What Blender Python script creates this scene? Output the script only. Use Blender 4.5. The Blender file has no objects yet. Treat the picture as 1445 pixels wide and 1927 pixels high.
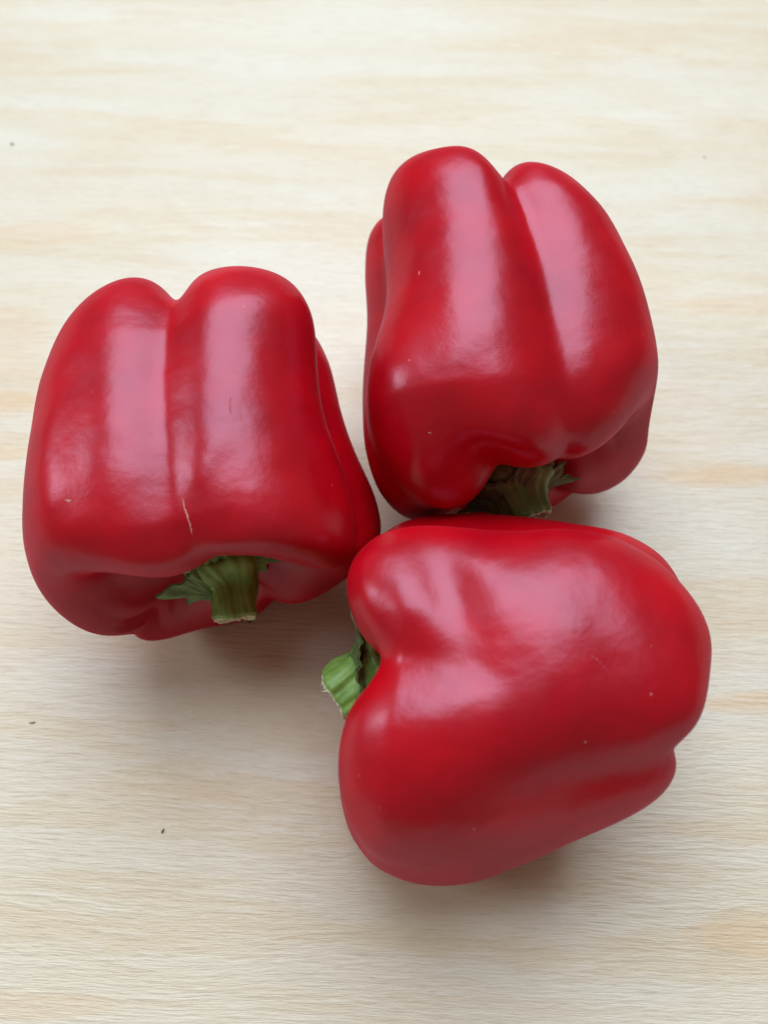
import bpy, math, random
import numpy as np
from mathutils import Vector

scene = bpy.context.scene
C = scene.collection
R = math.radians

# ------------------------------------------------------------------ camera
# a phone held about 25 cm above the table, tipped 27 degrees off straight down
PHI = R(27.0); DIST = 0.285; FPX = 1603.0
cam_data = bpy.data.cameras.new('camera')
cam = bpy.data.objects.new('camera', cam_data); C.objects.link(cam)
cam.location = (0, -DIST*math.sin(PHI), DIST*math.cos(PHI))
cam.rotation_euler = (PHI, 0, 0)
cam_data.sensor_fit = 'VERTICAL'; cam_data.sensor_height = 24.0
cam_data.lens = 12.0*FPX/963.5
cam_data.clip_start = 0.01; cam_data.clip_end = 20
cam_data.dof.use_dof = True
cam_data.dof.focus_distance = 0.222
cam_data.dof.aperture_fstop = 7.0
scene.camera = cam
scene.render.resolution_x = 767; scene.render.resolution_y = 1024

# ------------------------------------------------------------------ light: one big soft window behind the table, dim room
world = bpy.data.worlds.new('World'); scene.world = world; world.use_nodes = True
bg = world.node_tree.nodes['Background']
bg.inputs['Color'].default_value = (1.0, 0.85, 0.70, 1); bg.inputs['Strength'].default_value = 0.16
def area(name, direction, dist, sx, sy, power, color):
    d = bpy.data.lights.new(name, 'AREA'); d.shape = 'RECTANGLE'; d.size = sx; d.size_y = sy
    d.energy = power; d.color = color
    o = bpy.data.objects.new(name, d); C.objects.link(o)
    v = Vector(direction).normalized()
    o.location = v*dist
    o.rotation_euler = v.to_track_quat('Z', 'Y').to_euler()
    return o
area('window_light', (0.0, math.sin(R(31)), math.cos(R(31))), 3.0, 2.8, 2.95, 135.0, (0.75, 0.88, 1.0))
area('side_window_light', (-0.83, 0.14, 0.52), 3.0, 1.0, 1.1, 22.0, (0.86, 0.935, 1.0))
scene.view_settings.view_transform = 'Standard'; scene.view_settings.look = 'None'
scene.view_settings.exposure = 0.0; scene.view_settings.gamma = 1.0
scene.view_settings.use_curve_mapping = False
scene.cycles.use_denoising = True
scene.cycles.max_bounces = 10

# ------------------------------------------------------------------ materials
def new_mat(name):
    m = bpy.data.materials.new(name); m.use_nodes = True
    nt = m.node_tree; b = nt.nodes['Principled BSDF']
    return m, nt, b
class N:
    """small helper around a node tree"""
    def __init__(s, nt): s.nt = nt
    def add(s, t, **kw):
        n = s.nt.nodes.new(t)
        for k, v in kw.items():
            if k.startswith('i_'): n.inputs[int(k[2:])].default_value = v
            else: setattr(n, k, v)
        return n
    def link(s, a, b): s.nt.links.new(a, b)
    def noise(s, vec, scale, detail=2, rough=.5, dist=0.0):
        n = s.add('ShaderNodeTexNoise'); n.inputs['Scale'].default_value = scale
        n.inputs['Detail'].default_value = detail; n.inputs['Roughness'].default_value = rough
        n.inputs['Distortion'].default_value = dist
        s.link(vec, n.inputs['Vector']); return n.outputs[0]
    def mapping(s, vec, scale, loc=(0,0,0), rot=(0,0,0)):
        n = s.add('ShaderNodeMapping'); n.inputs['Scale'].default_value = scale
        n.inputs['Location'].default_value = loc; n.inputs['Rotation'].default_value = rot
        s.link(vec, n.inputs['Vector']); return n.outputs[0]
    def ramp(s, fac, stops, interp='LINEAR'):
        n = s.add('ShaderNodeValToRGB'); cr = n.color_ramp; cr.interpolation = interp
        while len(cr.elements) < len(stops): cr.elements.new(.5)
        for e, (p, c) in zip(cr.elements, stops):
            e.position = p; e.color = (c, c, c, 1) if np.isscalar(c) else (*c, 1)
        s.link(fac, n.inputs[0]); return n.outputs[0]
    def math(s, op, a, b=None):
        n = s.add('ShaderNodeMath', operation=op)
        for i, x in enumerate((a, b)):
            if x is None: continue
            if isinstance(x, (int, float)): n.inputs[i].default_value = x
            else: s.link(x, n.inputs[i])
        return n.outputs[0]
    def mix(s, fac, a, b, mode='MIX'):
        n = s.add('ShaderNodeMix', data_type='RGBA', blend_type=mode)
        for sock, x in ((n.inputs[0], fac), (n.inputs[6], a), (n.inputs[7], b)):
            if isinstance(x, (int, float)): sock.default_value = x
            elif isinstance(x, tuple): sock.default_value = (*x, 1)
            else: s.link(x, sock)
        return n.outputs[2]
    def bump(s, h, strength, dist, prev=None):
        n = s.add('ShaderNodeBump'); n.inputs['Strength'].default_value = strength
        n.inputs['Distance'].default_value = dist; s.link(h, n.inputs['Height'])
        if prev is not None: s.link(prev, n.inputs['Normal'])
        return n.outputs[0]

def skin_material(name, seed):
    m, nt, b = new_mat(name); n = N(nt)
    co = n.add('ShaderNodeTexCoord').outputs['Object']
    v = n.mapping(co, (1, 1, 1), (seed*.37, seed*.11, seed*.53))
    blot = n.noise(v, 45, 3, .55)
    fine = n.noise(v, 420, 2, .6)
    col = n.mix(n.ramp(blot, [(.3, 0), (.72, 1)]), (0.40, 0.0001, 0.006), (0.58, 0.0004, 0.007))
    # pale pin-prick flecks, sparse
    vo = n.add('ShaderNodeTexVoronoi'); vo.inputs['Scale'].default_value = 230
    n.link(v, vo.inputs['Vector'])
    sep = n.add('ShaderNodeSeparateColor'); n.link(vo.outputs['Color'], sep.inputs[0])
    fleck = n.math('MULTIPLY', n.math('LESS_THAN', vo.outputs['Distance'], .075), n.math('GREATER_THAN', sep.outputs[0], .90))
    col = n.mix(n.math('MULTIPLY', fleck, .12), col, (0.72, 0.30, 0.26))
    # tiny dark pores
    vo2 = n.add('ShaderNodeTexVoronoi'); vo2.inputs['Scale'].default_value = 330
    n.link(v, vo2.inputs['Vector'])
    sep2 = n.add('ShaderNodeSeparateColor'); n.link(vo2.outputs['Color'], sep2.inputs[0])
    pore = n.math('MULTIPLY', n.math('LESS_THAN', vo2.outputs['Distance'], .10), n.math('GREATER_THAN', sep2.outputs[0], .88))
    rough = n.ramp(n.noise(v, 60, 4, .65), [(.25, .27), (.75, .37)])
    wav = n.noise(v, 85, 2, .5)
    nb = n.bump(n.noise(v, 38, 2, .5), .26, .0045)
    nb = n.bump(wav, .2, .0016, nb)
    nb = n.bump(fine, .13, .0005, nb)
    nb = n.bump(n.math('MULTIPLY', pore, -1), .5, .0002, nb)
    # waxy skin: pigment under a thin rough cuticle, Schlick reflectance that stays low at grazing angles
    nt.nodes.remove(b)
    dif = n.add('ShaderNodeBsdfDiffuse'); n.link(col, dif.inputs['Color']); n.link(nb, dif.inputs['Normal'])
    gl = n.add('ShaderNodeBsdfGlossy'); gl.inputs['Color'].default_value = (0.95, 0.78, 1.0, 1)
    n.link(rough, gl.inputs['Roughness']); n.link(nb, gl.inputs['Normal'])
    lw = n.add('ShaderNodeLayerWeight'); lw.inputs['Blend'].default_value = .5; n.link(nb, lw.inputs['Normal'])
    fr = n.math('ADD', n.math('MULTIPLY', n.math('POWER', lw.outputs['Facing'], 5.0), .16), .062)
    mx = n.add('ShaderNodeMixShader'); n.link(fr, mx.inputs[0]); n.link(dif.outputs[0], mx.inputs[1]); n.link(gl.outputs[0], mx.inputs[2])
    out = [q for q in nt.nodes if q.type == 'OUTPUT_MATERIAL'][0]
    n.link(mx.outputs[0], out.inputs['Surface'])
    return m

def simple_material(name, c1, c2, scale, rough, bump=.4, bdist=.0006, stretch=(1,1,1), spec=.5):
    m, nt, b = new_mat(name); n = N(nt)
    co = n.add('ShaderNodeTexCoord').outputs['Object']
    v = n.mapping(co, stretch)
    t = n.noise(v, scale, 4, .6)
    n.link(n.mix(n.ramp(t, [(.3, 0), (.7, 1)]), c1, c2), b.inputs['Base Color'])
    b.inputs['Roughness'].default_value = rough
    b.inputs['Specular IOR Level'].default_value = spec
    n.link(n.bump(t, bump, bdist), b.inputs['Normal'])
    return m

def wood_material():
    m, nt, b = new_mat('plywood_birch'); n = N(nt)
    co = n.add('ShaderNodeTexCoord').outputs['Object']
    base = n.mapping(co, (1, 1, 1), (0.31, 0.07, 0), (0, 0, R(2.2)))
    # gentle waver so no line is ruled straight
    wob = n.noise(n.mapping(base, (2.2, 9, 1)), 1.0, 2, .5)
    wob2 = n.noise(n.mapping(base, (22, 70, 1), (4, 1, 0)), 1.0, 2, .5)
    sx = n.add('ShaderNodeSeparateXYZ'); n.link(base, sx.inputs[0])
    y2 = n.math('ADD', sx.outputs[1], n.math('MULTIPLY', n.math('SUBTRACT', wob, .5), .035))
    y2 = n.math('ADD', y2, n.math('MULTIPLY', n.math('SUBTRACT', wob2, .5), .0022))
    cx = n.add('ShaderNodeCombineXYZ'); n.link(sx.outputs[0], cx.inputs[0]); n.link(y2, cx.inputs[1])
    w = cx.outputs[0]
    # broad cream / chalk bands of the rotary-cut veneer
    band = n.noise(n.mapping(w, (5.5, 46, 1)), 1.0, 5, .62, .3)
    bandf = n.ramp(band, [(.36, 0), (.50, .28), (.56, .85), (.66, 1)])
    col = n.mix(bandf, (0.78, 0.675, 0.52), (0.74, 0.59, 0.40))
    patch = n.noise(n.mapping(w, (7, 15, 1), (3, 9, 0)), 1.0, 3, .5)
    col = n.mix(n.math('MULTIPLY', n.ramp(patch, [(.52, 0), (.66, 1)]), .42), col, (0.75, 0.56, 0.36))
    chalk = n.noise(n.mapping(w, (10, 38, 1), (13, 4, 0)), 1.0, 4, .55)
    col = n.mix(n.math('MULTIPLY', n.ramp(chalk, [(.52, 0), (.66, 1)]), .60), col, (0.80, 0.715, 0.585))
    # a few heartwood-tinted streaks this sheet has
    sw = n.add('ShaderNodeSeparateXYZ'); n.link(co, sw.inputs[0])
    ny = n.math('MULTIPLY', n.math('SUBTRACT', n.noise(n.mapping(w, (14, 60, 1), (2, 5, 0)), 1.0, 4, .6), .5), .016)
    yy = n.math('ADD', sw.outputs[1], ny)
    for (sx_, sy_, rx, ry, st) in [(-0.141, 0.043, 0.0285, 0.0069, 1.0), (-0.1432, 0.0719, 0.0238, 0.0204, 0.5), (0.1232, 0.0144, 0.0382, 0.0051, 1.0), (0.1114, -0.0639, 0.024, 0.0036, 0.8), (0.099, -0.1268, 0.0213, 0.0058, 0.9), (-0.0445, -0.09, 0.0503, 0.0052, 0.4), (-0.1413, 0.1253, 0.0363, 0.0087, 0.5), (-0.1351, 0.0235, 0.0221, 0.0052, 0.6), (0.1374, 0.0884, 0.0385, 0.0063, 0.5), (-0.0912, -0.1416, 0.0275, 0.0048, 0.5)]:
        dx = n.math('DIVIDE', n.math('SUBTRACT', sw.outputs[0], sx_), rx)
        dy = n.math('DIVIDE', n.math('SUBTRACT', yy, sy_), ry)
        d2 = n.math('ADD', n.math('MULTIPLY', dx, dx), n.math('MULTIPLY', dy, dy))
        msk = n.ramp(d2, [(.25, 1), (.6, .55), (1.0, 0)])
        col = n.mix(n.math('MULTIPLY', msk, st), col, (0.77, 0.55, 0.33))
    # fibres: short fine strokes along the grain, in two sizes
    f1 = n.noise(n.mapping(w, (150, 1400, 1)), 1.0, 3, .6)
    f2 = n.noise(n.mapping(w, (70, 640, 1), (5, 2, 0)), 1.0, 4, .62)
    f3 = n.noise(n.mapping(w, (260, 2600, 1), (1, 7, 0)), 1.0, 2, .5)
    dark = n.ramp(f1, [(.28, 1), (.45, 0)])
    col = n.mix(n.math('MULTIPLY', dark, .32), col, (0.50, 0.36, 0.22))
    col = n.mix(n.math('MULTIPLY', n.ramp(f2, [(.55, 0), (.72, 1)]), .45), col, (0.83, 0.755, 0.63))
    col = n.mix(n.math('MULTIPLY', n.ramp(f2, [(.28, 1), (.42, 0)]), .40), col, (0.60, 0.45, 0.29))
    n.link(col, b.inputs['Base Color'])
    n.link(n.ramp(f2, [(.3, .52), (.7, .40)]), b.inputs['Roughness'])
    b.inputs['Specular IOR Level'].default_value = .85
    h = n.math('ADD', n.math('MULTIPLY', f2, .7), n.math('ADD', n.math('MULTIPLY', f1, .35), n.math('MULTIPLY', f3, .12)))
    n.link(n.bump(h, .55, .0011), b.inputs['Normal'])
    return m

# ------------------------------------------------------------------ helpers
def mesh_obj(name, verts, faces, mat, parent=None, smooth=True):
    me = bpy.data.meshes.new(name)
    me.from_pydata([tuple(map(float, v)) for v in verts], [], faces)
    me.materials.append(mat)
    if smooth: me.polygons.foreach_set('use_smooth', [True]*len(me.polygons))
    me.validate(); me.update()
    o = bpy.data.objects.new(name, me); C.objects.link(o)
    if parent is not None: o.parent = parent
    return o
def grid_faces(nu, nt, wrap=True, flip=False):
    f = []
    for i in range(nu-1):
        for j in range(nt if wrap else nt-1):
            a, b_, c, d = i*nt+j, i*nt+(j+1) % nt, (i+1)*nt+(j+1) % nt, (i+1)*nt+j
            f.append((a, d, c, b_) if flip else (a, b_, c, d))
    return f

# ------------------------------------------------------------------ table
def build_table():
    rnd = random.Random(4)
    n = 24; S = 0.75; T = 0.018
    v = []; f = []
    # a sheet of plywood with a softly rounded edge
    prof = [(S-.002, 0.0), (S-.0006, -.0006), (S, -.002), (S, -T+.002), (S-.0006, -T+.0006), (S-.002, -T)]
    for s, z in prof:
        v += [(-s, -s, z), (s, -s, z), (s, s, z), (-s, s, z)]
    for i in range(len(prof)-1):
        for j in range(4):
            f.append((i*4+j, (i+1)*4+j, (i+1)*4+(j+1) % 4, i*4+(j+1) % 4))
    f.append((0, 1, 2, 3)); k = (len(prof)-1)*4; f.append((k+3, k+2, k+1, k))
    o = mesh_obj('plywood_table', v, f, wood_material(), smooth=False)
    o['kind'] = 'structure'; o['label'] = 'pale birch plywood table top with fine horizontal grain'
    return o
build_table()

# ------------------------------------------------------------------ bell pepper surface
# ---- pepper surface
MU=np.array([0,.06,.13,.20,.28,.36,.45,.55,.64,.72,.79,.85,.90,.945,.975,1.0])
MR=np.array([0,.15,.36,.60,.80,.92,.97,1.0,1.0,.96,.86,.70,.52,.35,.23,.10])
MZ=np.array([-.38,-.41,-.475,-.5,-.44,-.31,-.13,.06,.23,.37,.46,.49,.465,.40,.35,.33])
def crom(x,X,Y):
    # natural-ish cubic (Catmull-Rom, non uniform) interpolation
    X=np.asarray(X,float);Y=np.asarray(Y,float)
    m=np.gradient(Y,X)
    i=np.clip(np.searchsorted(X,x)-1,0,len(X)-2)
    h=X[i+1]-X[i];s=(x-X[i])/h
    return ((2*s**3-3*s**2+1)*Y[i]+(s**3-2*s**2+s)*h*m[i]+(-2*s**3+3*s**2)*Y[i+1]+(s**3-s**2)*h*m[i+1])
def bsp(d):
    d=abs(d)
    return np.where(d<1,(4-6*d**2+3*d**3)/6,np.where(d<2,(2-d)**3/6,0))
def bas_t(th,NT):
    x=(th/(2*np.pi)*NT)%NT
    k=np.arange(NT)
    d=(x[...,None]-k+NT/2)%NT-NT/2
    return bsp(d)
def bas_u(u,NU):
    x=u*(NU-1)
    return bsp(x[...,None]-np.arange(NU))
def tapz(u):
    q=np.clip((1-u)/.14,0,1); return q*q*(3-2*q)
def wrap(a): return (a+np.pi)%(2*np.pi)-np.pi
def base(P,u,th):
    """returns rho,z arrays (fractions of R,L) for grids u,th"""
    tw=lambda k:crom(u,[0,.25,.5,.75,1],np.radians(k)) if not np.isscalar(k) else np.radians(k)
    R=0
    pw=P.get('pw',18.)
    for (ang,amp,d,c) in P['lobes']:
        dl=wrap(th-tw(ang))
        q=c*c-(d*np.sin(dl))**2
        Ri=amp*np.where(q>0.01,d*np.cos(dl)+np.sqrt(np.maximum(q,.01)),.3)
        R=R+np.maximum(Ri,.3)**pw
    R=R**(1/pw)
    for (ang,wid,dep) in P.get('creases',[]):
        dl=wrap(th-tw(ang))
        w=np.radians(wid)
        R=R*(1-np.interp(u,[0,.15,.3,.5,.7,.85,1],dep)*np.exp(-np.sqrt(1+(dl/w)**2)*1.6+1.6))
    for (u0,a0,su,sa,amp,*sl) in P.get('bumps',[]):
        da=wrap(th-np.radians(a0))
        R=R*(1+amp*np.exp(-((u-u0-(sl[0] if sl else 0)*np.degrees(da))/su)**2-(da/np.radians(sa))**2))
    lob=R
    wz=np.interp(u,[0,.1,.2,.85,.93,1],[.0,.5,1,1,.7,.1])
    rho=crom(u,MU,MR)*(1+(lob-1)*wz)
    kz=np.interp(u,[0,.15,.3,.5,.7,.82,.93,1],[.0,.8,.7,0,.0,.7,.8,0])
    z=crom(u,MU,MZ)
    z=z*(1-kz*(1-np.minimum(lob,1.05)))
    return rho,z
def frame(P):
    yaw,pit,roll=[math.radians(a) for a in P['rot']]
    a=np.array([math.cos(yaw)*math.cos(pit),math.sin(yaw)*math.cos(pit),math.sin(pit)])
    s=np.cross([0,0,1.],a);s/=np.linalg.norm(s)
    up=np.cross(a,s)
    # theta=90deg -> up ; theta=0 -> s
    e1=s*math.cos(roll)+up*math.sin(roll); e2=-s*math.sin(roll)+up*math.cos(roll)
    return e1,e2,a
NT,NU=20,14
def local(P,u,th):
    rho,z=base(P,u,th)
    if 'dr' in P:
        B=np.einsum('...i,...j,ij->...',bas_u(u,NU),bas_t(th,NT),P['dr'])
        Z=np.einsum('...i,...j,ij->...',bas_u(u,NU),bas_t(th,NT),P['dz'])
        tap=np.clip((1-u)/.12,0,1)*np.clip(u/.06,0,1)
        rho=rho*(1+B*tap); z=z+Z*tapz(u)
    rr=rho*P['R']
    return np.stack([rr*np.cos(th),rr*np.sin(th),z*P['L']],-1)
def world(P,X):
    e1,e2,a=frame(P)
    return np.asarray(P['pos'])+X[...,:1]*e1+X[...,1:2]*e2+X[...,2:]*a


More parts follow.
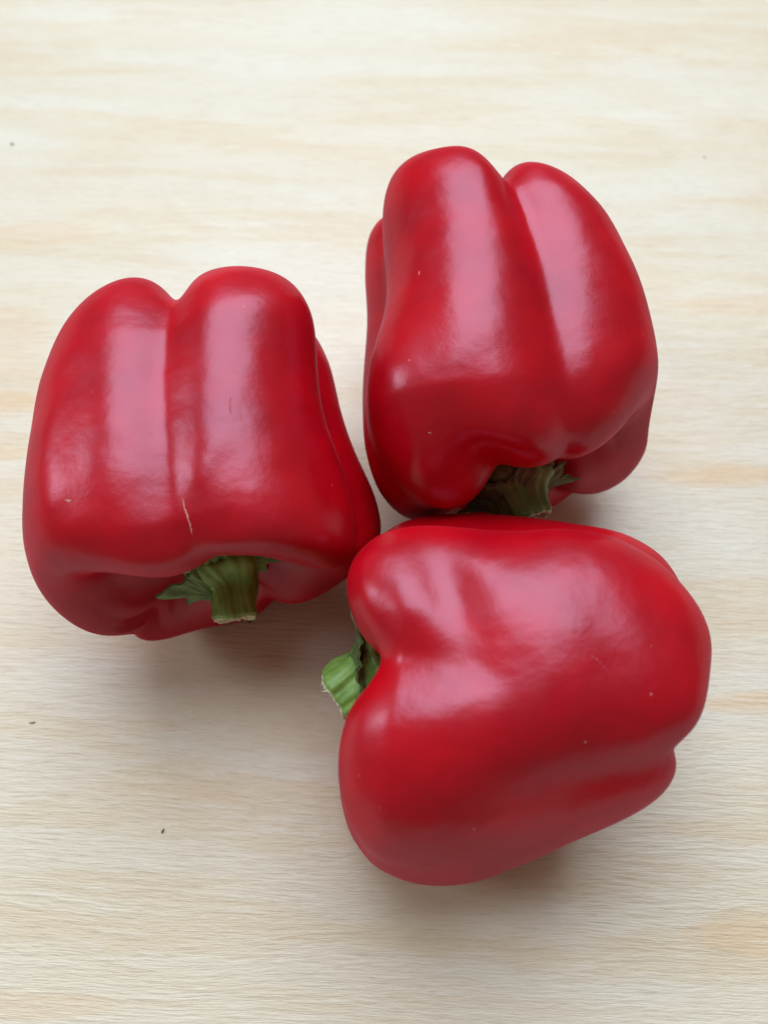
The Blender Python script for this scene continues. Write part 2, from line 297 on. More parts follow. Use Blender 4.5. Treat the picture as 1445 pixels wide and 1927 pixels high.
PEPPERS = {
 'A': dict(R=0.0465,L=0.092,rot=(-78, -9, 0),pos=[-0.050323, -0.006045, 0.046545],lobes=[([145, 145, 140, 145, 150], 1.0, 0.31, 0.7), ([50, 52, 55, 55, 50], 1.0, 0.33, 0.68), (-25, 1.0, 0.36, 0.66), (-105, 0.95, 0.34, 0.66)],creases=[([84, 87, 95, 95, 68], 9, [0.24, 0.24, 0.12, 0.09, 0.05, 0.1, 0.12]), ([16, 15, 14, 10, 5], 12, [0.2, 0.2, 0.15, 0.13, 0.11, 0.1, 0.1]), (-66, 12, [0.2, 0.2, 0.1, 0.1, 0.12, 0.2, 0.1]), ([212, 212, 210, 206, 232], 9, [0.2, 0.2, 0.08, 0.05, 0.12, 0.2, 0.1])],bumps=[(0.56, 133, 0.14, 8, 0.014), (0.53, 122, 0.12, 7, -0.01), (0.64, 88, 0.03, 6, 0.012), (0.3, 100, 0.06, 10, -0.012)],dr=np.array([[0.01822,0.00929,0.00125,-0.00333,-0.00538,-0.00767,-0.01059,-0.01346,-0.01582,-0.01738,-0.01799,-0.01732,-0.01505,-0.01113,-0.00557,0.00159,0.00991,0.018,0.02345,0.02376],[0.02827,0.0287,0.02281,0.01243,-0.00015,-0.01137,-0.02086,-0.02732,-0.02944,-0.02806,-0.0242,-0.01891,-0.01359,-0.00931,-0.00626,-0.00369,-0.00029,0.0052,0.01313,0.02197],[0.03534,0.0492,0.04782,0.03023,0.00305,-0.01565,-0.03028,-0.04014,-0.04195,-0.03785,-0.02922,-0.01918,-0.01111,-0.00676,-0.0062,-0.00813,-0.01008,-0.00864,-0.00045,0.01557],[0.03181,0.06786,0.07784,0.05009,0.00543,-0.02044,-0.03611,-0.04713,-0.05016,-0.04411,-0.03003,-0.01599,-0.00663,-0.00308,-0.00484,-0.01064,-0.01808,-0.02301,-0.01948,-0.00158],[0.00761,0.07016,0.1035,0.06554,0.01538,-0.0155,-0.03111,-0.04156,-0.04891,-0.04005,-0.02148,-0.00755,-0.00024,0.00122,-0.00239,-0.01055,-0.02225,-0.03455,-0.04093,-0.03104],[-0.03496,0.02399,0.06586,0.04525,0.01372,-0.00666,-0.01572,-0.01878,-0.01825,-0.0093,-2e-05,0.00536,0.00683,0.00502,0.00014,-0.00831,-0.02122,-0.03847,-0.05579,-0.0609],[-0.08066,-0.06305,-0.03904,-0.01525,-0.0051,-0.00193,0.00269,0.01266,0.02692,0.03167,0.02624,0.01969,0.01335,0.00737,0.0014,-0.00565,-0.01575,-0.03164,-0.05477,-0.07873],[-0.0799,-0.10135,-0.10218,-0.06029,-0.02579,-0.00344,0.01475,0.03326,0.04854,0.05374,0.04576,0.03142,0.01804,0.00772,0.00041,-0.0048,-0.00945,-0.01655,-0.03132,-0.05718],[-0.01693,-0.04607,-0.06237,-0.05747,-0.03451,-0.0086,0.01588,0.03989,0.06183,0.06938,0.05452,0.03646,0.01936,0.0058,-0.00299,-0.00689,-0.00619,-0.00156,0.00501,0.00594],[0.02519,-0.0138,-0.03395,-0.03866,-0.02853,-0.01116,0.00863,0.02955,0.04847,0.05422,0.04468,0.034,0.01677,0.00168,-0.00834,-0.01128,-0.0071,0.00422,0.02434,0.04379],[0.02432,-0.00345,-0.0172,-0.01677,-0.01365,-0.00971,-0.00288,0.0077,0.01794,0.02221,0.02411,0.02244,0.00969,-0.00392,-0.0145,-0.01659,-0.01151,-0.00265,0.01265,0.03066],[0.01729,0.01707,0.01195,0.00786,0.0033,-0.00563,-0.01325,-0.0139,-0.0113,-0.00906,-0.00316,0.00137,-0.00214,-0.01035,-0.01825,-0.02017,-0.01751,-0.0142,-0.00811,0.0075],[0.01203,0.02467,0.02913,0.02595,0.01595,3e-05,-0.01631,-0.02685,-0.03175,-0.0322,-0.02675,-0.01956,-0.01601,-0.01678,-0.0194,-0.02101,-0.02114,-0.02018,-0.01604,-0.00372],[0.00869,0.02734,0.03883,0.03823,0.02577,0.00564,-0.0165,-0.03524,-0.04697,-0.05043,-0.04669,-0.0386,-0.02982,-0.02344,-0.02078,-0.02143,-0.02344,-0.02394,-0.01994,-0.00897]]),
dz=np.array([[0.00482,-0.00504,-0.02363,-0.04801,-0.07047,-0.08189,-0.08327,-0.07562,-0.06069,-0.04339,-0.02771,-0.01565,-0.00758,-0.00281,-0.00017,0.00147,0.00295,0.00475,0.0067,0.0076],[0.01168,0.0101,0.00204,-0.01587,-0.04289,-0.07026,-0.07271,-0.05426,-0.03365,-0.01786,-0.00754,-0.00182,0.00084,0.00207,0.00307,0.00437,0.006,0.00773,0.00936,0.01079],[0.01652,0.02094,0.02441,0.01787,-0.00079,-0.05353,-0.05622,-0.025,-0.00372,0.00837,0.01272,0.01193,0.00928,0.00715,0.00659,0.00757,0.00947,0.01147,0.01301,0.01426],[0.01875,0.02183,0.03602,0.04773,0.05583,-0.00072,-0.01338,0.01186,0.02773,0.03562,0.033,0.02552,0.01814,0.01314,0.011,0.01136,0.0134,0.01612,0.01837,0.01915],[0.02096,0.01195,0.02028,0.05109,0.06529,0.04476,0.03296,0.04345,0.05928,0.06247,0.05168,0.03904,0.02862,0.02136,0.01713,0.01574,0.01701,0.02034,0.02421,0.02585],[0.0224,0.00793,0.00524,0.02749,0.04615,0.05203,0.05405,0.06253,0.07525,0.0758,0.06585,0.05367,0.04254,0.03319,0.02551,0.02022,0.01876,0.02168,0.0269,0.02951],[0.01862,0.00496,0.00064,0.01083,0.02649,0.04019,0.0506,0.06077,0.07023,0.07711,0.07791,0.07126,0.06101,0.04874,0.03557,0.02377,0.01701,0.0176,0.023,0.02635],[0.00557,-0.00539,-0.00659,0.0021,0.01383,0.02364,0.0325,0.04446,0.0612,0.07913,0.09109,0.09285,0.08329,0.06523,0.04443,0.02501,0.01148,0.0071,0.00967,0.01235],[-0.01661,-0.01872,-0.01265,-3e-05,0.00795,0.0099,0.01002,0.01576,0.03336,0.06361,0.09778,0.11735,0.10525,0.07576,0.0455,0.02251,0.0057,-0.00757,-0.01431,-0.01564],[-0.03044,-0.01483,-0.00237,0.00175,0.00185,0.0019,-0.00621,-0.02044,-0.01886,0.01507,0.08214,0.13386,0.11466,0.07093,0.02909,0.01445,0.00793,-0.02003,-0.04645,-0.04675],[-0.03326,0.01276,0.02172,-0.00633,-0.0176,-0.00128,-0.00501,-0.05463,-0.08776,-0.06758,0.01638,0.09472,0.08948,0.04488,-0.00814,-0.00088,0.02051,-0.01931,-0.07961,-0.07707],[-0.03279,0.0101,0.00381,-0.03894,-0.05152,-0.01081,0.00519,-0.07128,-0.14372,-0.16257,-0.10065,-0.01591,0.01514,-0.00321,-0.03108,-0.00627,0.03264,0.01292,-0.06876,-0.07663],[-0.02935,-0.02731,-0.04461,-0.06966,-0.06953,-0.03963,-0.02969,-0.08699,-0.16217,-0.20478,-0.18153,-0.12101,-0.07275,-0.04769,-0.02665,0.01197,0.05386,0.05939,0.0042,-0.02926],[-0.02031,-0.05818,-0.08212,-0.08851,-0.08039,-0.07136,-0.07894,-0.11402,-0.16853,-0.21588,-0.23109,-0.20725,-0.15464,-0.08945,-0.02421,0.03142,0.07126,0.086,0.06681,0.02496]]),
),
 'B': dict(R=0.044,L=0.106,rot=(-82, -13, 0),pos=[0.032321, 0.033194, 0.046412],lobes=[([114, 114, 112, 112, 120], 1.02, 0.33, 0.68), ([48, 48, 48, 45, 40], 1.0, 0.28, 0.72), (-35, 1.0, 0.33, 0.68), (-100, 0.97, 0.33, 0.66), (195, 1.0, 0.34, 0.67)],pw=13.0,creases=[([82, 81, 79, 80, 66], 9, [0.28, 0.28, 0.2, 0.13, 0.08, 0.07, 0.1]), ([116, 116, 116, 116, 112], 11, [0.0, 0.0, 0, 0, 0.01, 0.16, 0.14]), ([165, 165, 163, 160, 158], 13, [0.2, 0.2, 0.18, 0.15, 0.08, 0.04, 0.06]), ([-5, -5, -2, 2, 10], 16, [0.2, 0.2, 0.1, 0.06, 0.06, 0.1, 0.1]), (-44, 11, [0.2, 0.2, 0.08, 0.06, 0.08, 0.18, 0.1]), (240, 15, [0.2, 0.2, 0.1, 0.1, 0.1, 0.1, 0.1])],bumps=[(0.68, 131, 0.06, 9, 0.022), (0.6, 121, 0.06, 8, -0.012), (0.57, 41, 0.25, 20, 0.12), (0.7, 50, 0.07, 26, 0.045)],dr=np.array([[-0.01257,-0.01295,-0.01356,-0.01445,-0.01464,-0.01249,-0.00732,0.00037,0.00993,0.01973,0.02697,0.02926,0.02617,0.01921,0.01072,0.00276,-0.00353,-0.00787,-0.01052,-0.01193],[-0.01549,-0.01777,-0.019,-0.0188,-0.01699,-0.01318,-0.00729,-0.00118,0.00344,0.00576,0.00553,0.00338,0.00054,-0.00188,-0.00353,-0.00478,-0.00616,-0.00796,-0.01021,-0.0128],[-0.01765,-0.02222,-0.02461,-0.02294,-0.01744,-0.01193,-0.00665,-0.00175,-0.00252,-0.00986,-0.01956,-0.02625,-0.02758,-0.02386,-0.01755,-0.01164,-0.00805,-0.00736,-0.00921,-0.01291],[-0.01745,-0.02453,-0.02917,-0.02566,-0.01264,-0.00408,-0.00444,-0.00126,-0.00812,-0.03002,-0.05294,-0.06343,-0.05998,-0.04678,-0.03071,-0.01705,-0.00832,-0.00501,-0.00634,-0.01093],[-0.013,-0.02144,-0.02793,-0.02036,0.00245,0.01581,0.00481,-0.00304,-0.01836,-0.05828,-0.09607,-0.10833,-0.09459,-0.0687,-0.04233,-0.02091,-0.00653,0.00026,9e-05,-0.00517],[-0.00298,-0.01101,-0.0128,-0.00528,0.01576,0.02924,0.01595,-0.01107,-0.04682,-0.09408,-0.13945,-0.15096,-0.12263,-0.08639,-0.05251,-0.0241,-0.00299,0.00934,0.01217,0.00672],[0.01415,-0.00193,-0.00886,-0.00203,0.01716,0.0349,0.03118,-0.00397,-0.06109,-0.1012,-0.13389,-0.14938,-0.13129,-0.09856,-0.0621,-0.02769,0.00122,0.02185,0.03135,0.028],[0.0415,0.00589,-0.02416,-0.01996,0.00844,0.0433,0.06597,0.05775,0.01487,-0.03575,-0.08593,-0.12333,-0.12844,-0.10565,-0.06993,-0.03159,0.00438,0.03492,0.05557,0.05956],[0.07823,0.0194,-0.03764,-0.04018,-0.00298,0.05387,0.11455,0.16106,0.16317,0.07423,-0.04948,-0.11328,-0.12585,-0.10704,-0.07334,-0.03462,0.00482,0.04317,0.07668,0.09459],[0.10225,0.0268,-0.05018,-0.05378,-0.00927,0.06337,0.15211,0.23967,0.28023,0.17012,-0.02499,-0.10397,-0.11662,-0.10022,-0.0706,-0.03553,0.00191,0.0414,0.08168,0.1127],[0.06824,0.00345,-0.05059,-0.05036,-0.00667,0.06737,0.15892,0.24698,0.29038,0.20738,0.0305,-0.06274,-0.08932,-0.0826,-0.06098,-0.03338,-0.00333,0.02866,0.06101,0.08468],[0.01833,-0.01772,-0.04239,-0.03549,0.00121,0.06272,0.13431,0.19256,0.21337,0.1668,0.06869,-0.0093,-0.04659,-0.05343,-0.04404,-0.02775,-0.00913,0.01008,0.02687,0.03389],[-0.01807,-0.02766,-0.02922,-0.01677,0.0102,0.04922,0.08823,0.11373,0.1217,0.10701,0.07137,0.03009,-0.0005,-0.01627,-0.02087,-0.01916,-0.01476,-0.01001,-0.00736,-0.00978],[-0.04591,-0.03441,-0.01696,0.00145,0.01782,0.02955,0.0342,0.03424,0.03768,0.04848,0.05915,0.05773,0.04346,0.02374,0.00541,-0.00907,-0.02064,-0.03119,-0.04105,-0.04753]]),
dz=np.array([[0.00506,0.00858,0.0144,0.02299,0.03212,0.03759,0.03875,0.03716,0.03244,0.02507,0.0172,0.01097,0.00686,0.00417,0.00223,0.0008,3e-05,0.00011,0.00107,0.00273],[0.02288,0.03118,0.03776,0.04236,0.04686,0.05023,0.04703,0.03832,0.02822,0.02056,0.01605,0.01301,0.00995,0.00677,0.004,0.00223,0.002,0.00381,0.00802,0.01463],[0.0398,0.05387,0.06291,0.06228,0.05602,0.05834,0.0548,0.03633,0.02028,0.01448,0.0155,0.01554,0.01261,0.00864,0.00528,0.00355,0.00415,0.00768,0.01479,0.02578],[0.05366,0.07333,0.0871,0.08334,0.05512,0.04766,0.05551,0.02601,0.00621,0.00643,0.01492,0.01683,0.01315,0.00859,0.00535,0.00455,0.00666,0.01207,0.02142,0.03539],[0.06195,0.08238,0.09564,0.07798,0.02261,-0.00857,0.01765,0.0061,-0.00714,-0.00028,0.00993,0.01215,0.00941,0.00547,0.00356,0.00485,0.00941,0.01713,0.02819,0.04312],[0.06324,0.07373,0.0714,0.03969,-0.01858,-0.05427,-0.03378,-0.01423,-0.00552,0.00116,0.00553,0.00508,0.00096,-0.00135,-0.00046,0.0039,0.01165,0.0223,0.03502,0.04905],[0.05868,0.0531,0.03105,-0.0047,-0.04378,-0.0649,-0.05485,-0.02744,-0.00359,-0.00533,-0.01255,-0.01391,-0.01349,-0.01083,-0.00617,0.00105,0.01167,0.02554,0.04054,0.05289],[0.05073,0.02756,-0.00815,-0.04212,-0.06292,-0.0688,-0.063,-0.04917,-0.03718,-0.04303,-0.04832,-0.04131,-0.03014,-0.02066,-0.0127,-0.00418,0.0074,0.0234,0.0416,0.054],[0.03846,-0.00961,-0.0608,-0.08022,-0.07676,-0.06742,-0.06567,-0.07659,-0.09401,-0.09349,-0.07896,-0.06048,-0.0425,-0.02869,-0.01904,-0.0113,-0.00198,0.01244,0.03266,0.04933],[0.0062,-0.07076,-0.12338,-0.10999,-0.07712,-0.05754,-0.06014,-0.07989,-0.1031,-0.10338,-0.08754,-0.06748,-0.04829,-0.03338,-0.02382,-0.01848,-0.01419,-0.00648,0.00745,0.02682],[-0.0712,-0.15619,-0.17169,-0.11234,-0.05459,-0.04003,-0.0509,-0.05327,-0.05565,-0.06262,-0.06806,-0.06016,-0.04626,-0.03362,-0.02575,-0.02313,-0.02402,-0.02315,-0.02723,-0.03205],[-0.10904,-0.16465,-0.15462,-0.08238,-0.01878,-0.02615,-0.04728,-0.00636,0.01718,0.00181,-0.02299,-0.03606,-0.03445,-0.02848,-0.02402,-0.02287,-0.02392,-0.01866,-0.01556,-0.05327],[-0.08861,-0.11524,-0.10027,-0.05278,-0.01263,-0.02304,-0.01891,0.05011,0.08378,0.06503,0.03075,0.0024,-0.01246,-0.01792,-0.01848,-0.01662,-0.01233,-0.00406,-0.00309,-0.04014],[-0.04855,-0.05446,-0.0458,-0.0317,-0.01854,-0.00188,0.03785,0.0937,0.12478,0.11708,0.08454,0.04586,0.01445,-0.00419,-0.01037,-0.0073,-0.00012,0.00342,-0.00505,-0.02693]]),
),
 'C': dict(R=0.0445,L=0.094,rot=(171, -2, 0),pos=[0.031736, -0.070047, 0.041422],lobes=[(112, 1.0, 0.33, 0.68), ([78, 70, 54, 42, 38], 1.0, 0.3, 0.7), ([8, 2, -20, -42, -48], 1.0, 0.34, 0.67), (195, 1.0, 0.34, 0.67)],creases=[([75, 75, 75, 76, 70], 10, [0.02, 0.02, 0.0, 0.0, 0.11, 0.28, 0.16]), ([60, 56, 42, 30, 20], 13, [0.26, 0.25, 0.17, 0.06, 0.0, 0.0, 0.03]), (152, 13, [0.2, 0.2, 0.12, 0.14, 0.14, 0.1, 0.1]), (250, 15, [0.2, 0.2, 0.1, 0.1, 0.1, 0.1, 0.1])],bumps=[(0.643, 101, 0.046, 18, -0.07, 0.002), (0.6, 70, 0.09, 14, 0.012), (0.68, 28, 0.2, 22, 0.07), (0.36, 95, 0.09, 35, -0.045), (0.42, 80, 0.03, 8, -0.006)],dr=np.array([[-0.03141,-0.02881,-0.02626,-0.02229,-0.01673,-0.01124,-0.00771,-0.00672,-0.00751,-0.0081,-0.00716,-0.00528,-0.00432,-0.00599,-0.01091,-0.01832,-0.02632,-0.03253,-0.03518,-0.0342],[-0.07058,-0.0629,-0.04792,-0.02976,-0.01237,0.00194,0.01232,0.01898,0.02337,0.02588,0.02601,0.02345,0.01813,0.01035,0.00028,-0.0122,-0.0271,-0.04344,-0.05866,-0.06888],[-0.10994,-0.0965,-0.06665,-0.03399,-0.00674,0.0145,0.03151,0.04385,0.05541,0.06225,0.06088,0.05241,0.03974,0.02567,0.01103,-0.00542,-0.02565,-0.05059,-0.07805,-0.10125],[-0.14228,-0.12321,-0.07671,-0.0315,0.00075,0.02468,0.04715,0.067,0.08917,0.10163,0.09729,0.07998,0.05864,0.03864,0.02071,0.00251,-0.01963,-0.04885,-0.08524,-0.12202],[-0.14077,-0.12051,-0.07113,-0.02527,0.00557,0.0298,0.05862,0.09134,0.12081,0.13593,0.12873,0.10123,0.07249,0.04835,0.0288,0.01134,-0.0082,-0.03454,-0.07067,-0.11299],[-0.07708,-0.06903,-0.04454,-0.01896,0.00147,0.02271,0.05573,0.10107,0.13129,0.13987,0.13328,0.10848,0.07993,0.0545,0.03479,0.02019,0.00756,-0.00771,-0.02965,-0.05758],[0.01974,0.00353,-0.00537,-0.00709,-0.0043,0.0039,0.02328,0.05879,0.08901,0.10565,0.11377,0.10425,0.0809,0.05632,0.03799,0.02805,0.0254,0.02711,0.02955,0.02947],[0.0969,0.065,0.03157,0.00713,-0.00779,-0.0171,-0.0259,-0.03247,0.00231,0.06646,0.10226,0.09615,0.07465,0.05282,0.0381,0.03408,0.04204,0.06116,0.08647,0.10504],[0.14419,0.10051,0.0544,0.01732,-0.00961,-0.03014,-0.04699,-0.05304,-0.022,0.03506,0.07258,0.07457,0.06048,0.04486,0.03566,0.03752,0.0533,0.08362,0.12377,0.15593],[0.14517,0.10401,0.05924,0.02115,-0.00876,-0.03084,-0.0418,-0.03378,-0.01199,0.01538,0.0387,0.04495,0.04066,0.03381,0.03112,0.03763,0.05647,0.08785,0.12656,0.15638],[0.10837,0.08179,0.04914,0.02004,-0.00462,-0.02276,-0.03191,-0.03024,-0.01779,-0.00466,0.00706,0.01634,0.02032,0.02151,0.02453,0.03354,0.05084,0.07508,0.09982,0.11461],[0.06448,0.05012,0.03218,0.01596,0.0003,-0.0121,-0.02033,-0.02488,-0.02264,-0.01765,-0.01176,-0.00383,0.00336,0.00937,0.0159,0.02493,0.03759,0.05206,0.06402,0.0689],[0.02442,0.01985,0.0147,0.00959,0.00351,-0.0029,-0.00977,-0.01662,-0.02134,-0.02306,-0.02163,-0.01679,-0.00977,-0.00203,0.00565,0.01298,0.01975,0.02497,0.02752,0.02712],[-0.01253,-0.00898,-0.00313,0.00238,0.00544,0.00469,-0.00034,-0.00865,-0.01801,-0.02533,-0.02846,-0.02676,-0.02092,-0.0129,-0.00531,-0.0005,0.00021,-0.00294,-0.00799,-0.01201]]),
dz=np.array([[0.0227,0.03524,0.04887,0.0546,0.04787,0.03324,0.01862,0.00802,0.00484,0.00721,0.01088,0.01313,0.01349,0.01307,0.01324,0.01444,0.0159,0.01643,0.01595,0.01673],[0.06916,0.0659,0.06223,0.06044,0.05638,0.04504,0.03067,0.02481,0.02452,0.02372,0.02,0.01415,0.00882,0.00653,0.00871,0.01585,0.02762,0.04244,0.05702,0.06687],[0.12107,0.09784,0.06812,0.05376,0.05856,0.05862,0.04222,0.0463,0.0463,0.03824,0.0262,0.01272,0.00308,0.00012,0.00454,0.01679,0.03726,0.06504,0.09547,0.1185],[0.17645,0.1311,0.06166,0.01907,0.03542,0.06517,0.06368,0.07855,0.0671,0.04407,0.02348,0.00566,-0.00427,-0.00553,0.00136,0.017,0.04277,0.07929,0.12352,0.16401],[0.20178,0.14597,0.05094,-0.01868,-0.00916,0.04133,0.07629,0.09471,0.07439,0.03482,0.00467,-0.00791,-0.01188,-0.00945,-0.00044,0.01656,0.04343,0.08167,0.1304,0.18078],[0.15499,0.11017,0.03939,-0.01413,-0.01778,0.01746,0.05903,0.08306,0.06733,0.02392,-0.00873,-0.01741,-0.01679,-0.01152,-0.00135,0.01521,0.03957,0.07207,0.11046,0.1464],[0.07457,0.05494,0.02028,-0.00929,-0.01697,-0.00143,0.0253,0.04627,0.03988,0.01285,-0.00877,-0.01775,-0.0177,-0.01218,-0.00234,0.01207,0.03117,0.05321,0.07246,0.07986],[0.02044,0.00841,-0.00612,-0.01835,-0.02338,-0.02043,-0.01443,-0.01301,-0.01105,-0.0089,-0.01228,-0.01694,-0.01715,-0.01245,-0.00421,0.0064,0.01833,0.02939,0.03526,0.03134],[-0.01523,-0.02964,-0.03743,-0.03951,-0.0392,-0.03967,-0.04244,-0.04541,-0.04125,-0.03132,-0.02432,-0.02187,-0.01895,-0.01391,-0.00755,-0.00139,0.00316,0.00495,0.00369,-0.00123],[-0.05262,-0.06754,-0.07099,-0.06566,-0.05948,-0.05528,-0.05624,-0.05948,-0.05732,-0.05045,-0.04124,-0.03214,-0.02404,-0.0176,-0.01279,-0.01014,-0.01128,-0.01736,-0.02713,-0.0374],[-0.08945,-0.10353,-0.09945,-0.08733,-0.07847,-0.06457,-0.05655,-0.06388,-0.06636,-0.06317,-0.05616,-0.04174,-0.02973,-0.02295,-0.02001,-0.01885,-0.02297,-0.03476,-0.05353,-0.07408],[-0.1048,-0.11814,-0.1068,-0.09647,-0.08808,-0.06774,-0.04619,-0.04602,-0.05486,-0.05734,-0.05329,-0.04233,-0.03247,-0.02776,-0.02736,-0.0264,-0.03154,-0.04533,-0.0647,-0.08625],[-0.09891,-0.10605,-0.10003,-0.09313,-0.08133,-0.06406,-0.04335,-0.03367,-0.03633,-0.03964,-0.03923,-0.03529,-0.0311,-0.02936,-0.03016,-0.03159,-0.03772,-0.05012,-0.06654,-0.08401],[-0.08534,-0.08915,-0.08814,-0.08177,-0.06934,-0.05432,-0.03847,-0.02527,-0.01927,-0.01951,-0.02232,-0.02527,-0.02735,-0.02898,-0.03126,-0.03544,-0.04253,-0.05268,-0.06473,-0.07649]]),
),
}

SKINS = {}
def build_pepper(key, P, info):
    e1, e2, ax = frame(P)
    pos = np.array(P['pos'])
    root = bpy.data.objects.new('bell_pepper', None); C.objects.link(root)
    root.empty_display_size = .02
    root.location = (pos[0], pos[1], 0)          # the Empty stands on the table below the fruit
    root['label'] = info['label']; root['category'] = 'bell pepper'; root['group'] = 'red bell peppers on the table'
    off = np.array([pos[0], pos[1], 0.0])
    W = lambda X: world(P, X) - off
    nu, ntt = 220, 420
    # denser rings towards both ends
    uu = np.linspace(0, 1, nu)
    u = uu[:, None]*np.ones((1, ntt)); th = np.ones((nu, 1))*np.linspace(0, 2*np.pi, ntt, endpoint=False)
    X = W(local(P, u, th))
    verts = X[1:].reshape(-1, 3).tolist(); faces = grid_faces(nu-1, ntt)
    verts.append(X[0].mean(0).tolist()); ci = len(verts)-1
    for j in range(ntt): faces.append((ci, (j+1) % ntt, j))
    verts.append(X[-1].mean(0).tolist()); ci = len(verts)-1; b0 = (nu-2)*ntt
    for j in range(ntt): faces.append((ci, b0+j, b0+(j+1) % ntt))
    body = mesh_obj('flesh', verts, faces, skin_material('red_pepper_skin', info['seed']), root)

    # ---- calyx: a ragged green collar that flares from the stem over the pit
    rnd = np.random.RandomState(info['seed']); cal = info['calyx']
    na, ns = 220, 18
    phi = np.linspace(0, 2*np.pi, na, endpoint=False)
    reach = np.full(na, cal['r']); dzt = np.zeros(na)
    for (a, ext, dz, wd) in cal['tips']:
        k = np.clip(1-np.abs(wrap(phi-R(a)))/R(wd), 0, 1)**1.25
        reach = np.maximum(reach, cal['r']+(ext-cal['r'])*k); dzt += dz*k
    wob = sum(rnd.uniform(.3, 1)*np.sin(k*phi+rnd.uniform(0, 6.28))/k**.7 for k in (5, 7, 9, 13, 17, 23, 31))
    reach = reach*(1+.045*wob)
    ut = np.linspace(.70, 1, 260)
    tabs = local(P, ut[:, None]*np.ones((1, na)), np.ones((260, 1))*phi)
    tr_ = np.linalg.norm(tabs[..., :2], axis=-1)
    w1, w2 = rnd.uniform(0, 6.28, 2)
    top = np.zeros((ns, na, 3)); bot = np.zeros((ns, na, 3))
    for j in range(na):
        zp = (cal['z0']+cal['zc']*math.cos(phi[j])+cal['zs']*math.sin(phi[j]))*P['L']
        order = np.argsort(tr_[:, j])
        for i in range(ns):
            s = i/(ns-1)
            rho = .0035*(1-s)+reach[j]*s
            zs_ = np.interp(rho, tr_[order, j], tabs[order, j, 2])
            # rises off the stalk, arches, then the tips turn where they like
            z = zp+.0018*(1-s)**2-.0012*s+dzt[j]*P['L']*s**1.6
            z += .0005*math.sin(phi[j]*6+w1+3*s)+.0004*math.sin(phi[j]*13+w2)*s+.00025*math.sin(phi[j]*29+7*s)
            z = max(z, zs_+.0007)
            th_ = .0015*(1-s)**.6+.0005
            top[i, j] = (rho*math.cos(phi[j]), rho*math.sin(phi[j]), z+th_*.5)
            bot[i, j] = (rho*math.cos(phi[j]), rho*math.sin(phi[j]), z-th_*.5)
    V = np.concatenate([W(top).reshape(-1, 3), W(bot).reshape(-1, 3)])
    F = grid_faces(ns, na, flip=True)
    o0 = ns*na
    F += [tuple(o0+q for q in f[::-1]) for f in grid_faces(ns, na, flip=True)]
    e = (ns-1)*na
    for j in range(na):
        k = (j+1) % na
        F.append((e+j, e+k, o0+e+k, o0+e+j)); F.append((j, o0+j, o0+k, k))
    mesh_obj('calyx', V, F, MATS['calyx'+info['tone']], root)

    # ---- stem: ribbed stalk that flares into the collar and ends in a clean cut
    path = np.array(info['stem'])             # local metres
    t = np.linspace(0, 1, len(path)); ts = np.linspace(0, 1, 60)
    pc = np.stack([crom(ts, t, path[:, k]) for k in range(3)], -1)
    rad = crom(ts, np.linspace(0, 1, len(info['rad'])), info['rad'])
    tg = np.gradient(pc, axis=0); tg /= np.linalg.norm(tg, axis=1)[:, None]
    nA = 120; al = np.linspace(0, 2*np.pi, nA, endpoint=False)
    ref = np.array([1., 0, 0]); V = []
    for i in range(60):
        a1 = ref-tg[i]*(ref@tg[i]); a1 /= np.linalg.norm(a1); a2 = np.cross(tg[i], a1); ref = a1
        s = ts[i]
        tw = info.get('twist', .5)*s
        rib = .11*np.cos(5*(al+tw)+.6)+.05*np.cos(3*(al+tw)+info['seed'])+.03*np.cos(13*al+4*s)
        rib += .02*np.sin(23*al+9*s)+.06*np.sin(9*s+al*2+info['seed'])+.05*np.sin(14*s+al*3)*(1-s)
        r = rad[i]*(1+rib*(1-.25*s))
        endw = 0.0
        if i > 56: r = r*(1-.04*(i-56))
        p = pc[i]+(a1*np.cos(al)[:, None]+a2*np.sin(al)[:, None])*r[:, None]
        if i > 50: p = p+tg[i]*(.0003*np.sin(al*3+info['seed'])+.00012*np.sin(al*11))[:, None]*((i-50)/9)
        V.append(p)
    V = np.array(V)
    stem = mesh_obj('stem', W(V).reshape(-1, 3), grid_faces(60, nA), MATS['stem'+info['tone']], root)
    # cut face, slightly hollow and fibrous
    rim = V[-1]; cen = rim.mean(0); tdir = tg[-1]
    rings = []
    for q, dz in ((1.02, -info.get('rim', .0005)), (1.015, .00015), (.93, .0004), (.8, .0001), (.6, -.0005), (.35, -.0004), (.12, -.0002)):
        jit = rnd.uniform(-1, 1, nA)*.00022*(1 if q < .97 else .6)
        rings.append(cen+(rim-cen)*q+tdir*(dz+jit)[:, None])
    rings = np.array(rings)
    cv = W(rings).reshape(-1, 3).tolist(); cf = grid_faces(len(rings), nA)
    cv.append(W((cen-tdir*.0002)[None])[0].tolist())
    for j in range(nA): cf.append((len(cv)-1, (len(rings)-1)*nA+j, (len(rings)-1)*nA+(j+1) % nA))
    cut = mesh_obj('cut_face', cv, cf, MATS['cut'], stem)
    # torn fibres standing up from the rim of the cut
    for (a0, ln, lean) in info.get('fibres', []):
        j = int(a0/360*nA) % nA
        p0 = cen+(rim[j]-cen)*.97; side = np.cross(tdir, rim[j]-cen); side /= np.linalg.norm(side)
        outw = (rim[j]-cen)/np.linalg.norm(rim[j]-cen)
        FV = []; 
        for q in np.linspace(0, 1, 6):
            c0 = p0+tdir*ln*q+(side*lean+outw*.3*lean)*ln*q*q - tdir*.0004*(1-q)
            wdt = .00045*(1-q)**.7+.00005
            for k in range(6):
                an = k*math.pi/3
                FV.append(c0+side*math.cos(an)*wdt+outw*math.sin(an)*wdt*.6)
        mesh_obj('fibre', W(np.array(FV)), grid_faces(6, 6), MATS['cut'], stem)
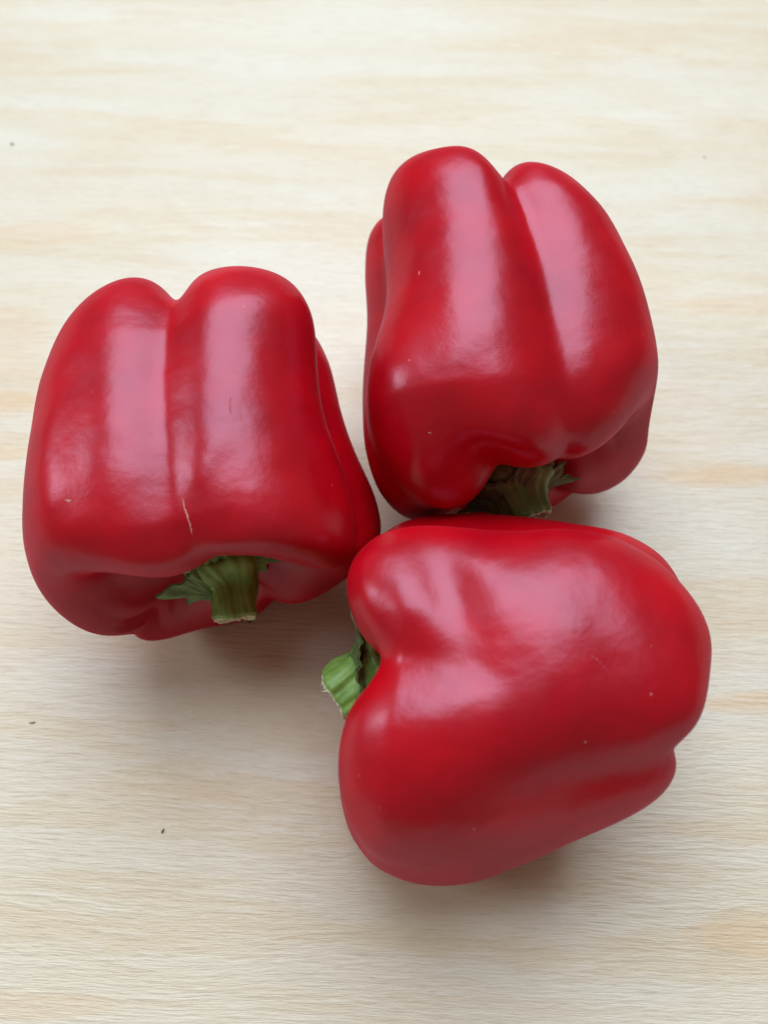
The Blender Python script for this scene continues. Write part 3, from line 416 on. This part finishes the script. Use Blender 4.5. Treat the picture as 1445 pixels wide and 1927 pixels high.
    # ---- marks in the skin: thin corky streaks that follow the surface
    for (nm, mat, wdt, pts) in info['marks']:
        pts = np.array(pts); n = max(10, 6*len(pts)); tt = np.linspace(0, 1, n); t0 = np.linspace(0, 1, len(pts))
        us = crom(tt, t0, pts[:, 0]) if len(pts) > 2 else np.interp(tt, t0, pts[:, 0])
        hs = crom(tt, t0, pts[:, 1]) if len(pts) > 2 else np.interp(tt, t0, pts[:, 1])
        S = local(P, us, hs); eps = 1e-3
        tu = local(P, us+eps, hs)-local(P, us-eps, hs); tt2 = local(P, us, hs+eps)-local(P, us, hs-eps)
        nn = np.cross(tt2, tu); nn /= np.linalg.norm(nn, axis=1)[:, None]
        dr_ = np.gradient(S, axis=0); dr_ /= np.linalg.norm(dr_, axis=1)[:, None]+1e-12
        sd = np.cross(nn, dr_)
        MV = []
        for i in range(n):
            ww = wdt*(math.sin(math.pi*min(1, max(0, (i+.35)/(n-.3))))**.6)*(1+.45*rnd.uniform(-1, 1))
            jg = sd[i]*wdt*.5*rnd.uniform(-1, 1)
            for k in range(7):
                an = math.pi*k/6
                MV.append(S[i]+jg+sd[i]*math.cos(an)*ww*.5+nn[i]*(math.sin(an)*min(ww*.18, .00012)-.00002))
        mesh_obj(nm, W(np.array(MV)), grid_faces(n, 7, wrap=False), MATS[mat], root)
    return root

MATS = {
    'calyxA': simple_material('calyx_green', (.08, .14, .035), (.17, .27, .08), 260, .55, .6, .0008),
    'stemA': simple_material('stem_green', (.12, .23, .03), (.25, .40, .08), 150, .45, .35, .0006, (1, 1, 1)),
    'calyxB': simple_material('calyx_dry_green', (.08, .095, .035), (.18, .20, .09), 300, .7, .8, .001),
    'stemB': simple_material('stem_dull_green', (.10, .16, .03), (.19, .28, .07), 170, .55, .5, .0007),
    'calyxC': simple_material('calyx_fresh_green', (.045, .085, .02), (.16, .25, .08), 280, .5, .7, .0009),
    'stemC': simple_material('stem_fresh_green', (.12, .25, .03), (.30, .50, .12), 170, .42, .45, .0006),
    'cut': simple_material('cut_stem_fibre', (.45, .44, .24), (.72, .72, .52), 900, .8, .8, .0006),
    'cork': simple_material('corky_scar', (.60, .20, .17), (.70, .36, .31), 900, .7, .8, .0003),
    'bruise': simple_material('dark_scratch', (.42, .006, .02), (.50, .02, .05), 600, .42, .3, .0002, (1,1,1), .6),
    'pale': simple_material('pale_fleck', (.62, .25, .24), (.72, .40, .38), 900, .6, .3, .0002),
    'crumb': simple_material('dark_crumb', (.030, .030, .018), (.10, .09, .055), 1800, .8, .6, .0003),
    'crumb3': simple_material('tan_crumb', (.32, .25, .17), (.46, .38, .27), 1800, .8, .6, .0003),
    'crumb2': simple_material('brown_crumb', (.12, .08, .05), (.24, .17, .11), 1800, .8, .6, .0003),
}
INFO = {
 'A': {'label': 'red bell pepper at left with a corky pale scar above its stem', 'seed': 3, 'tone': 'A', 'calyx': {'z0': 0.385, 'zc': -0.028, 'zs': -0.01, 'r': 0.0112, 'tips': [(182, 0.019, 0.0, 24), (215, 0.015, 0.025, 20), (8, 0.0185, 0.0, 22), (330, 0.0125, 0.0, 22), (60, 0.015, -0.02, 26), (110, 0.015, -0.02, 26), (270, 0.012, 0, 24)]}, 'stem': [[0.0012, 0.0, 0.0335], [0.0014, 0.0, 0.0355], [0.0018, -0.0004, 0.039], [0.0016, -0.0004, 0.043], [0.0012, -0.001, 0.0474]], 'rad': [0.0112, 0.01, 0.0072, 0.0059, 0.0057, 0.0062], 'marks': [('scar', 'cork', 0.00034, [(0.6653, 1.6336), (0.6814, 1.6284), (0.6954, 1.6232), (0.7154, 1.6179), (0.7395, 1.6179)]), ('scratch', 'bruise', 0.0004, [(0.5331, 1.2881), (0.5471, 1.2985), (0.5571, 1.3038), (0.5651, 1.2985)]), ('scratch', 'bruise', 0.0003, [(0.5351, 1.2252), (0.5451, 1.2252)]), ('scratch', 'bruise', 0.0003, [(0.5611, 1.2566), (0.5792, 1.2566)]), ('nick', 'pale', 0.0004, [(0.6333, 2.2148), (0.6393, 2.1991), (0.6393, 2.1834)])]},
 'B': {'label': 'red bell pepper at top right with a deep crease and shaded stem', 'seed': 8, 'tone': 'B', 'calyx': {'z0': 0.445, 'zc': -0.015, 'zs': -0.01, 'r': 0.0125, 'tips': [(198, 0.0185, 0.012, 26), (355, 0.0195, -0.002, 26), (320, 0.0145, 0.0, 20), (40, 0.0165, -0.01, 24), (90, 0.016, -0.01, 24), (140, 0.0165, -0.01, 22), (260, 0.013, 0, 24)]}, 'stem': [[0.0, 0.0, 0.0335], [0.0, 0.0, 0.04], [0.0, 0.0, 0.045], [0.0003, -0.0001, 0.048], [0.0008, -0.0003, 0.0515], [0.0014, -0.0005, 0.0552]], 'rad': [0.01, 0.011, 0.0122, 0.0096, 0.0082, 0.0078, 0.0082], 'marks': [('scratch', 'bruise', 0.0003, [(0.6613, 1.7907), (0.6613, 1.7698), (0.6633, 1.7436), (0.6613, 1.7174)]), ('scratch', 'bruise', 0.0003, [(0.6733, 1.7907), (0.6754, 1.7698), (0.6733, 1.7488)]), ('fleck', 'pale', 0.0003, [(0.7575, 2.1939), (0.7595, 2.1782)]), ('fleck', 'pale', 0.0003, [(0.519, 2.1153), (0.5271, 2.1153)]), ('fleck', 'pale', 0.0003, [(0.6633, 2.1886), (0.6653, 2.1782)])]},
 'C': {'label': 'red bell pepper at bottom right whose fresh green stem points left', 'seed': 14, 'tone': 'C', 'rim': 0.0012, 'calyx': {'z0': 0.395, 'zc': 0.0, 'zs': 0.01, 'r': 0.0118, 'tips': [(122, 0.019, 0.05, 34), (90, 0.014, 0.01, 24), (60, 0.0135, 0.0, 22), (170, 0.015, 0.01, 22), (210, 0.015, 0, 22), (270, 0.014, 0, 24), (330, 0.014, 0, 24), (20, 0.014, 0, 22)]}, 'stem': [[0.001, -0.001, 0.0325], [0.002, -0.001, 0.034], [0.0043, -0.0012, 0.0365], [0.0072, -0.0015, 0.0398], [0.01, -0.002, 0.0432]], 'rad': [0.01, 0.0095, 0.0086, 0.0082, 0.008, 0.0075], 'fibres': [(100, 0.0016, 0.4), (124, 0.0009, -0.3), (160, 0.0008, 0.3), (195, 0.0008, 0.2)], 'marks': [('scratch', 'bruise', 0.0006, [(0.4449, 1.4818), (0.4389, 1.4556), (0.4329, 1.4347), (0.4248, 1.4085)]), ('fleck', 'pale', 0.0004, [(0.3768, 1.3299), (0.3747, 1.3299)]), ('fleck', 'pale', 0.0003, [(0.5591, 0.555), (0.5571, 0.5498)]), ('fleck', 'pale', 0.0004, [(0.4469, 1.0472), (0.4449, 1.0472)])]}}
for key in ('A', 'B', 'C'):
    build_pepper(key, PEPPERS[key], INFO[key])

# ------------------------------------------------------------------ crumbs of dirt on the wood
def crumb(x, y, sx, sy, sz, rot, mat, label, seed):
    rnd = np.random.RandomState(seed); V = []
    nl, na = 7, 12
    ph = rnd.uniform(0, 6.28, 4)
    for i in range(nl):
        la = -math.pi/2+math.pi*i/(nl-1)
        for j in range(na):
            lo = 2*math.pi*j/na
            k = 1+.22*math.sin(2*lo+ph[0])+.18*math.sin(3*lo+ph[1]+la*2)+.12*math.sin(5*lo+ph[2])
            k *= 1+.1*rnd.uniform(-1, 1)*(abs(la) < 1.5)
            px, py = math.cos(la)*math.cos(lo)*k*sx, math.cos(la)*math.sin(lo)*k*sy
            V.append((px*math.cos(rot)-py*math.sin(rot), px*math.sin(rot)+py*math.cos(rot), (math.sin(la)+.85)*sz))
    V = np.array(V); V[:, 2] -= V[:, 2].min()
    o = mesh_obj('crumb', V, grid_faces(nl, na), MATS[mat])
    o.location = (x, y, 0.0)
    o['label'] = label; o['category'] = 'crumb'; o['group'] = 'specks of dirt on the table'
    return o
crumb(-0.15917, 0.17685, 0.0007, 0.0005, 0.0003, 0.4, 'crumb2', 'dark grey speck on the wood near the top left edge', 3)
crumb(-0.06203, -0.10062, 0.0003, 0.0006, 0.0003, -0.2, 'crumb2', 'blackish speck lying on bare wood below the left pepper', 4)
crumb(-0.10429, -0.07026, 0.0008, 0.0003, 0.0002, 0.1, 'crumb3', 'brown sliver on the wood near the left edge', 5)
crumb(-0.04199, -0.03832, 0.0006, 0.0008, 0.0005, 0.5, 'crumb', 'dark speck on the wood beside the left pepper stem', 6)
crumb(0.13597, 0.16906, 0.0004, 0.0003, 0.0002, 0, 'crumb3', 'faint tan speck on the wood at upper right', 7)
